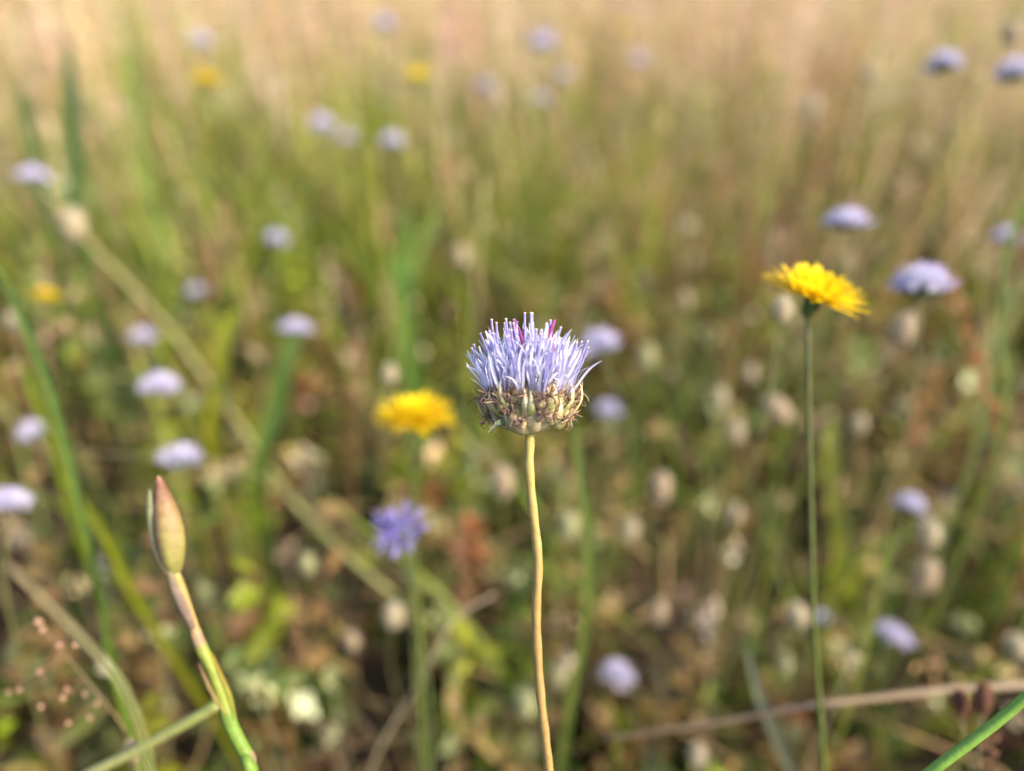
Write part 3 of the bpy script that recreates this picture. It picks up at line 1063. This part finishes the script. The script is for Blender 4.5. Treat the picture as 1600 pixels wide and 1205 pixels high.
stalk([(770, 930, .23), (720, 960, .23), (690, 1000, .232), (660, 1060, .235)], .0003, .0004, (0.5, 0.42, 0.32), (0.4, 0.34, 0.22), 'thin pale curved straw left of the main stem')
stalk([(640, 860, .225), (650, 960, .23), (668, 1060, .235), (672, 1180, .24)], .0005, .0006, (0.13, 0.16, 0.05), (0.12, 0.17, 0.05), 'soft green stem rising below the violet blue flower', 'green_stem')


def sorrel(label, stem, seeds, d, r0, c0, cs, size):
    P = px_path(stem)
    root = P[-1]
    t = thing('sorrel_stalk', label, 'stalk', root, 'rusty sorrel stalks')
    obj('stem', make_stem(P, r0 * .6, r0, c0, c0, root, 24, 6), t)
    S = spline(P, 60)
    r = random.Random(len(seeds))
    mb = MB()
    mb.lathe([(.02, -.5), (.3, -.3), (.42, .0), (.25, .35), (.02, .55)], [cs, cs, lerp(cs, (1, .8, .6), .15), cs, cs], 8)
    for k in range(3):
        a = k * 2.09
        dd = Vector((math.cos(a), math.sin(a), 0))
        mb.strip([dd * .25 + Vector((0, 0, -.3)), dd * .6, dd * .3 + Vector((0, 0, .5))], [.2, .5, .1], Vector((0, 0, 1)).cross(dd), cs)
    me = mb.mesh('seed', M_DRY)
    for px, py in seeds:
        p = at(px, py, d + r.uniform(-.004, .004))
        q = min(S, key=lambda s: (s - p).length)
        obj('seed', me, t, p - root, frame(Vector((r.uniform(-1, 1), r.uniform(-1, 1), 1))), size * r.uniform(.8, 1.2))
        m2 = MB()
        m2.tube([q - root, (q + p) * .5 - root - Vector((0, 0, .0006)), p - root], [.00016] * 3, c0, 4)
        obj('pedicel', m2.mesh('pedicel', M_DRY), t)


sorrel('thin stalk with pinkish seeds at the lower left edge',
       [(52, 962, .160), (92, 1012, .161), (135, 1062, .162), (185, 1125, .164), (230, 1200, .166)],
       [(60, 972), (66, 984), (92, 1008), (118, 1008), (62, 1050), (104, 1078), (98, 1092), (14, 1082), (30, 1078), (132, 1084), (152, 1100), (106, 1130), (140, 1122), (64, 1105)], .161, .00022, (0.22, 0.15, 0.08), (0.50, 0.31, 0.22), .0015)
seeds = []
rs = random.Random(3)
for i in range(34):
    u = i / 33
    seeds.append((1488 + 70 * u + rs.uniform(-16, 16) * (0.4 + u), 440 + 240 * u + rs.uniform(-10, 10)))
sorrel('rusty orange sorrel stalk at the right beside the wide blue flower', [(1486, 425, .26), (1500, 500, .26), (1522, 570, .262), (1550, 650, .265), (1565, 720, .27)], seeds, .26, .0005, (0.40, 0.19, 0.08), (0.46, 0.22, 0.09), .0027)
for j, (x, y, d, lab) in enumerate([
    (555, 560, .36, 'dull red sorrel stalk left of the middle yellow flower'),
    (700, 270, .55, 'pinkish brown sorrel stalk above the main head'),
    (1425, 640, .30, 'brown red sorrel stalk left of the rusty orange one'),
    (460, 960, .24, 'dark red sorrel stalk low in the left half'),
    (1140, 540, .40, 'reddish sorrel stalk behind the whitish pair of seed heads'),
    (330, 400, .50, 'pale rusty sorrel stalk in the left middle distance'),
    (1545, 1170, .17, 'dark wine red sorrel stalk in the bottom right corner'),
    (720, 860, .27, 'pinkish brown sorrel stalk left of the main stem'),
]):
    sd = [(x + rs.uniform(-14, 14), y - 30 + 100 * k / 17 + rs.uniform(-6, 6)) for k in range(18)]
    sorrel(lab, [(x, y - 40, d), (x + 4, y + 30, d), (x + 2, y + 100, d + .004)], sd, d, .0004, (0.24, 0.14, 0.07), (0.27, 0.14, 0.08), .0022 * d / .26)

# ------------------------------------------------------------------ loose meadow: what nobody could count
def project(P):
    """P (...,3) -> px, py, depth"""
    q = P - np.array(CAM)
    dep = q @ np.array(FW)
    ds = np.where(np.abs(dep) < 1e-5, 1e-5, dep)
    return 800 + FPX * (q @ np.array(RT)) / ds, 602.5 - FPX * (q @ np.array(UP)) / ds, dep


CL = np.array(CLEAR + [(828, 580, .117, 130)])


def keep_mask(P, dmin, soft=0.03):
    """P (N,k,3): which plants leave the near view and the placed things free"""
    nx = np.roll(P, -1, 1)[:, :-1]
    P = np.concatenate([P] + [P[:, :-1] * (1 - q) + nx * q for q in (.25, .5, .75)], 1)
    px, py, dep = project(P)
    inside = (px > -250) & (px < 1850) & (py > -250) & (py < 1450)
    lim = dmin + rng.random(P.shape[0])[:, None] * soft
    bad = ((dep > -.02) & (dep < lim) & (inside | (dep < .05))).any(1)
    bad |= (np.linalg.norm(P - np.array(CAM), axis=-1) < .12).any(1)
    for x, y, d, r in CL:
        hit = ((px - x) ** 2 + ((py - y) * 1.1) ** 2 < (r + 14) ** 2) & (dep < d + .005) & (dep > 0)
        bad |= hit.any(1)
    return ~bad


def np_mesh(name, V, F, C, mat, kind='stuff', label=None, cat=None):
    me = bpy.data.meshes.new(name)
    nv, nf, k = len(V), len(F), F.shape[1]
    me.vertices.add(nv)
    me.vertices.foreach_set('co', V.astype(np.float32).ravel())
    me.loops.add(nf * k)
    me.loops.foreach_set('vertex_index', F.astype(np.int32).ravel())
    me.polygons.add(nf)
    me.polygons.foreach_set('loop_start', np.arange(nf, dtype=np.int32) * k)
    me.polygons.foreach_set('loop_total', np.full(nf, k, dtype=np.int32))
    a = me.color_attributes.new('Col', 'FLOAT_COLOR', 'POINT')
    cc = np.ones((nv, 4), dtype=np.float32)
    cc[:, :3] = C
    a.data.foreach_set('color', cc.ravel())
    me.materials.append(mat)
    me.update(calc_edges=True)
    me.validate()
    o = obj(name, me)
    o['kind'] = kind
    o['label'] = label
    o['category'] = cat
    return o


def noise2(x, y, s, ph):
    return (np.sin(x * s + ph + 1.7 * np.sin(y * s * .7 + ph * 2)) + np.sin(y * s * 1.1 + ph * 3 + 1.3 * np.sin(x * s * .9)) + np.sin((x + y) * s * .6 + ph * 5)) / 3


def field(n, y0, y1, spread=1.0, x0=.25, power=1.0):
    """random root points in the wedge the camera looks over"""
    y = y0 + (y1 - y0) * rng.random(n) ** power
    x = (rng.random(n) * 2 - 1) * (x0 + spread * np.maximum(y, 0))
    return x, y


def blades(x, y, h, w, lean, colr, k=5, curl=1.7, dmin=.25):
    n = len(x)
    az = rng.random(n) * 2 * np.pi
    t = np.linspace(0, 1, k + 1)[None, :]
    ln = (lean * np.abs(rng.normal(.6, .5, n)))[:, None]
    hz = h[:, None] * t * (1 - .35 * ln * t)
    out = h[:, None] * ln * t ** curl
    P = np.stack([x[:, None] + np.cos(az)[:, None] * out, y[:, None] + np.sin(az)[:, None] * out, hz], -1)
    ok = keep_mask(P, dmin)
    P, w, az, colr = P[ok], w[ok], az[ok], colr[ok]
    n = len(P)
    sa = rng.random(n) * np.pi
    S = np.stack([np.cos(sa), np.sin(sa), np.zeros(n)], -1)[:, None, :]
    ww = (w[:, None] * np.clip(1.15 - t ** 1.6, .06, 1))[..., None] * .5
    V = np.stack([P - S * ww, P + S * ww], 2).reshape(-1, 3)
    C = np.repeat(colr, (k + 1) * 2, 0)
    i = np.arange(n)[:, None] * (k + 1) * 2 + np.arange(k)[None, :] * 2
    F = np.stack([i, i + 1, i + 3, i + 2], -1).reshape(-1, 4)
    return V, F, C


FARB = lambda y: (1 + .28 * np.clip((y - .7) / 1.2, 0, 1))[:, None]  # lightens far grass colours, a painted stand-in for the bright haze


def palette(n, cols, wts, jit=.18):
    cols = np.array(cols)
    wts = np.array(wts, float)
    if wts.ndim == 1:
        k = rng.choice(len(cols), n, p=wts / wts.sum())
    else:
        cum = np.cumsum(wts / wts.sum(1, keepdims=True), 1)
        k = (rng.random(n)[:, None] > cum).sum(1)
    return cols[k] * (1 + rng.normal(0, jit, (n, 1))).clip(.5, 1.7) * (1 + rng.normal(0, .06, (n, 3)))


def join(parts):
    V, F, C, o = [], [], [], 0
    for v, f, c in parts:
        V.append(v)
        F.append(f + o)
        C.append(c)
        o += len(v)
    return np.concatenate(V), np.concatenate(F), np.concatenate(C).clip(.004, .95)


PAL = [(0.17, 0.26, 0.035), (0.31, 0.36, 0.04), (0.12, 0.19, 0.035), (0.44, 0.33, 0.17), (0.58, 0.41, 0.28), (0.30, 0.20, 0.10), (0.44, 0.22, 0.10)]


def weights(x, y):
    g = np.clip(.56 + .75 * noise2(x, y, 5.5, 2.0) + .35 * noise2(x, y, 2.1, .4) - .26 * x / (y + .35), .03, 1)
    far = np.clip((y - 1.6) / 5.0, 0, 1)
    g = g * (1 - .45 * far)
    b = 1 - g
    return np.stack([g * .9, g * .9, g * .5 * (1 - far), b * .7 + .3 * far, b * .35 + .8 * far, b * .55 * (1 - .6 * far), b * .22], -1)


# green and dry grass
parts = []
x, y = field(2600, -.25, 1.0, .95, .35)
ok = (noise2(x, y, 9, 1.1) - 1.0 * x / (y + .4) + rng.normal(0, .35, len(x))) > .05
x, y = x[ok], y[ok]
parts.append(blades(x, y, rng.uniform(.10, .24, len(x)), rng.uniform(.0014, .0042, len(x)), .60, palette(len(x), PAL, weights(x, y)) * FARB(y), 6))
x, y = field(16000, .60, 2.2, 1.2, .3)
ok = noise2(x, y, 8, 3.3) + rng.normal(0, .4, len(x)) > -.25
x, y = x[ok], y[ok]
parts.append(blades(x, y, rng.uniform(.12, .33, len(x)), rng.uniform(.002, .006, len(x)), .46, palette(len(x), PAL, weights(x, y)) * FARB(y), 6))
x, y = field(17000, 1.6, 6.5, 1.35, .3)
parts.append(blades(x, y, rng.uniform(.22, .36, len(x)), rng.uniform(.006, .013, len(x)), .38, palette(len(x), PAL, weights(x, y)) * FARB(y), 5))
x, y = field(12500, 5, 30, 1.35, .3, 1.3)
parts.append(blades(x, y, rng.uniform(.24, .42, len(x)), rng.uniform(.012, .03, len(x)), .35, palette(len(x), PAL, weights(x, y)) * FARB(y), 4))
V, F, C = join(parts)
np_mesh('meadow_grass', V, F, C, M_GRASS, label='dense mixed green and straw coloured grass filling the meadow', cat='grass')


# flowering grass: thin stalk and a loose tan panicle
def panicles(n, y0, y1, hmin, hmax, size, cols, wts, m=26, power=1.0, dmin=.24):
    x, y = field(int(n * 1.4), y0, y1, 1.35, .25, power)
    n = len(x)
    h = rng.uniform(hmin, hmax, n)
    az = rng.random(n) * 6.283
    ln = np.abs(rng.normal(.12, .12, n))
    k = 4
    t = np.linspace(0, 1, k + 1)[None]
    out = (h * ln)[:, None] * t ** 1.8
    P = np.stack([x[:, None] + np.cos(az)[:, None] * out, y[:, None] + np.sin(az)[:, None] * out, h[:, None] * t], -1)
    ok = keep_mask(P, dmin)
    P, h = P[ok], h[ok]
    n = len(P)
    cc = palette(n, cols, wts)
    sc = size * (1 + .35 * P[:, 0, 1])
    w = (.0011 * (1 + .5 * P[:, 0, 1]))[:, None, None] * .5
    S = np.stack([np.cos(az[ok]), -np.sin(az[ok]), np.zeros(n)], -1)[:, None, :]
    V1 = np.stack([P - S * w, P + S * w], 2).reshape(-1, 3)
    i = np.arange(n)[:, None] * (k + 1) * 2 + np.arange(k)[None] * 2
    F1 = np.stack([i, i + 1, i + 3, i + 2], -1).reshape(-1, 4)
    C1 = np.repeat(cc, (k + 1) * 2, 0)
    # spikelets
    top = P[:, -1]
    u = rng.random((n, m))
    L = h[:, None] * .30
    r = .018 * (1 + .3 * P[:, 0, 1])[:, None] * (1 - u) * rng.random((n, m)) ** .6 + .001
    a = rng.random((n, m)) * 6.283
    c = top[:, None] + np.stack([np.cos(a) * r, np.sin(a) * r, -L * (1 - u) * .9], -1)
    d = np.stack([np.cos(a) * .4, np.sin(a) * .4, np.ones_like(a)], -1) + rng.normal(0, .3, (n, m, 3))
    d /= np.linalg.norm(d, axis=-1, keepdims=True)
    s = np.cross(d, rng.normal(0, 1, (n, m, 3)))
    s /= np.linalg.norm(s, axis=-1, keepdims=True) + 1e-6
    ll = (sc[:, None] * rng.uniform(.7, 1.3, (n, m)))[..., None]
    Q = np.stack([c - d * ll, c + s * ll * .42, c + d * ll, c - s * ll * .42], 2).reshape(-1, 3)
    j = np.arange(n * m)[:, None] * 4 + np.arange(4)[None]
    return join([(V1, F1, C1), (Q, j, np.repeat(np.repeat(cc, m, 0) * (1 + rng.normal(0, .15, (n * m, 1))), 4, 0))])


TANS = [(0.64, 0.46, 0.34), (0.60, 0.39, 0.29), (0.50, 0.43, 0.21), (0.40, 0.24, 0.14), (0.68, 0.55, 0.40)]
parts = [panicles(120, .35, .9, .16, .28, .0024, TANS, [1, 1, 1, .7, .5]),
         panicles(1500, .8, 2.6, .24, .36, .0030, TANS, [1.2, 1.2, .8, .4, .8]),
         panicles(3000, 2.2, 9, .26, .38, .0050, TANS, [1.4, 1.4, .6, .2, 1.0], 16),
         panicles(3000, 8, 32, .30, .46, .008, TANS, [1.4, 1.4, .6, .2, 1.0], 12, 1.3)]
V, F, C = join(parts)
np_mesh('seeding_grass', V, F, C, M_GRASS, label='tan and pinkish seeding grass tops over the meadow', cat='grass')


# low leafy ground cover
def sprigs(n, y0, y1, m, hmin, hmax, lmin, lmax, cols, wts, spread=.95, power=1.0, gap=-.35):
    x, y = field(n, y0, y1, spread, .30, power)
    ok = noise2(x, y, 26, .7) + .55 * noise2(x, y, 61, 2.2) > gap + .5 * rng.random(n)
    x, y = x[ok], y[ok]
    n = len(x)
    h = rng.uniform(hmin, hmax, n) * (1 + .45 * noise2(x, y, 17, 4.0))
    wts = np.array(wts, float)
    cl = np.stack([w * (1 + 1.8 * noise2(x, y, 14 + 5 * i, i * 1.9)).clip(.03, 4) for i, w in enumerate(wts)], -1)
    cc = palette(n, cols, cl, .22)
    az = rng.random(n) * 6.283
    ln = np.abs(rng.normal(.3, .3, n))
    B = np.stack([x, y, np.zeros(n)], -1)
    T = B + np.stack([np.cos(az) * ln * h, np.sin(az) * ln * h, h], -1)
    ok = keep_mask(np.stack([B, (B + T) * .5, T], 1), .185)
    B, T, cc, h = B[ok], T[ok], cc[ok], h[ok]
    n = len(B)
    S = np.tile(np.array([[1., .3, 0]]), (n, 1)) * .0006
    V1 = np.stack([B - S, B + S, T + S * .5, T - S * .5], 1).reshape(-1, 3)
    F1 = np.arange(n * 4).reshape(n, 4)
    C1 = np.repeat(cc * np.array([1.1, .85, .8]), 4, 0)
    u = rng.random((n, m)) ** .7
    c = B[:, None] + (T - B)[:, None] * u[..., None]
    a = rng.random((n, m)) * 6.283
    el = rng.normal(.45, .5, (n, m))
    d = np.stack([np.cos(a) * np.cos(el), np.sin(a) * np.cos(el), np.sin(el)], -1)
    s = np.cross(d, np.array([0, 0, 1.]) + rng.normal(0, .5, (n, m, 3)))
    s /= np.linalg.norm(s, axis=-1, keepdims=True) + 1e-6
    ll = rng.uniform(lmin, lmax, (n, m))[..., None]
    asp = rng.uniform(.18, .34, (n, 1, 1))
    up = np.array([0, 0, 1.]) * ll * .10
    Q = np.stack([c, c + d * ll * .5 + s * ll * asp + up, c + d * ll, c + d * ll * .5 - s * ll * asp + up], 2).reshape(-1, 3)
    j = np.arange(n * m)[:, None] * 4 + np.arange(4)[None]
    return join([(V1, F1, C1), (Q, j, np.repeat(np.repeat(cc, m, 0) * (1 + rng.normal(0, .2, (n * m, 1))).clip(.4, 1.6), 4, 0))])


GC = [(0.15, 0.20, 0.03), (0.28, 0.33, 0.025), (0.20, 0.24, 0.09), (0.26, 0.17, 0.07), (0.24, 0.10, 0.04), (0.38, 0.29, 0.12), (0.06, 0.09, 0.02)]
parts = [sprigs(6200, -.2, .85, 22, .03, .13, .008, .018, GC, [1.0, .7, .7, 1.4, .14, .6, .9], gap=-.22),
         sprigs(3800, .5, 1.6, 20, .06, .17, .009, .020, GC, [1.1, 1.0, .7, 1.1, .3, .7, .6]),
         sprigs(2600, 1.3, 3.2, 16, .08, .2, .014, .030, GC, [1, 1.2, .5, .7, .3, .8, .3])]
V, F, C = join(parts)
np_mesh('ground_cover', V, F, C, M_LEAF, label='low tangle of small green, grey and rusty leaves under the flowers', cat='ground cover')


# dead straw lying criss-cross
def litter(n, y0, y1):
    x, y = field(n, y0, y1, .95, .3)
    az = rng.random(n) * 6.283
    L = rng.uniform(.03, .12, n)
    z0 = rng.random(n) ** 1.6 * .10
    dz = rng.normal(0, .25, n)
    P0 = np.stack([x, y, z0], -1)
    D = np.stack([np.cos(az), np.sin(az), dz], -1) * L[:, None]
    mid = P0 + D * .5 + rng.normal(0, .006, (n, 3))
    P = np.stack([P0, mid, P0 + D], 1)
    P[..., 2] = np.maximum(P[..., 2], .001)
    ok = keep_mask(P, .19)
    P = P[ok]
    n = len(P)
    w = rng.uniform(.0006, .0020, n)[:, None, None] * .5
    S = np.stack([-np.sin(az[ok]), np.cos(az[ok]), rng.normal(0, .7, n)], -1)[:, None]
    V = np.stack([P - S * w, P + S * w], 2).reshape(-1, 3)
    i = np.arange(n)[:, None] * 6 + np.arange(2)[None] * 2
    F = np.stack([i, i + 1, i + 3, i + 2], -1).reshape(-1, 4)
    C = np.repeat(palette(n, [(0.28, 0.20, 0.10), (0.18, 0.12, 0.065), (0.38, 0.29, 0.15), (0.16, 0.08, 0.045)], [1, 1, .7, .6]), 6, 0)
    return V, F, C


V, F, C = join([litter(3800, -.2, 1.0), litter(3000, .9, 2.4)])
np_mesh('dead_straw', V, F, C, M_DRY, label='dead straw and stalks lying criss-cross near the ground', cat='straw')


# silvery, finely branched dry sprays that glint all over the low growth
def sprays(n, y0, y1, zmin, zmax, m, rad, lo, hi):
    x, y = field(n, y0, y1, .95, .3)
    z = rng.uniform(zmin, zmax, n)
    c = np.stack([x, y, z], -1)
    b = np.stack([x + rng.normal(0, .012, n), y + rng.normal(0, .012, n), np.zeros(n)], -1)
    ok = keep_mask(np.stack([b, c, c + [0, 0, rad]], 1), .2)
    c, b = c[ok], b[ok]
    n = len(c)
    cc = palette(n, [(0.62, 0.54, 0.36), (0.56, 0.43, 0.30), (0.48, 0.50, 0.26), (0.66, 0.61, 0.52), (0.46, 0.29, 0.15)], [1, .7, 1.1, .45, .6], .14)
    S = np.tile(np.array([[1., .2, 0]]), (n, 1)) * .0004
    V1 = np.stack([b - S, b + S, c + S, c - S], 1).reshape(-1, 3)
    F1 = np.arange(n * 4).reshape(n, 4)
    C1 = np.repeat(cc * .5, 4, 0)
    p = c[:, None] + rng.normal(0, 1, (n, m, 3)) * rad * np.array([.5, .5, .6])
    d = rng.normal(0, 1, (n, m, 3)) + np.array([0, 0, .8])
    d /= np.linalg.norm(d, axis=-1, keepdims=True)
    s = np.cross(d, rng.normal(0, 1, (n, m, 3)))
    s /= np.linalg.norm(s, axis=-1, keepdims=True) + 1e-6
    ll = rng.uniform(lo, hi, (n, m))[..., None]
    Q = np.stack([p - d * ll, p + s * ll * .5, p + d * ll, p - s * ll * .5], 2).reshape(-1, 3)
    j = np.arange(n * m)[:, None] * 4 + np.arange(4)[None]
    return join([(V1, F1, C1), (Q, j, np.repeat(np.repeat(cc, m, 0) * (1 + rng.normal(0, .12, (n * m, 1))), 4, 0))])


V, F, C = join([sprays(420, 0., .9, .06, .16, 22, .005, .0012, .0026), sprays(700, .7, 2.2, .10, .24, 20, .009, .002, .0045)])
np_mesh('dry_sprays', V, F, C, M_DRY, label='fine silvery dry sprays dotted through the low growth', cat='dry plants')
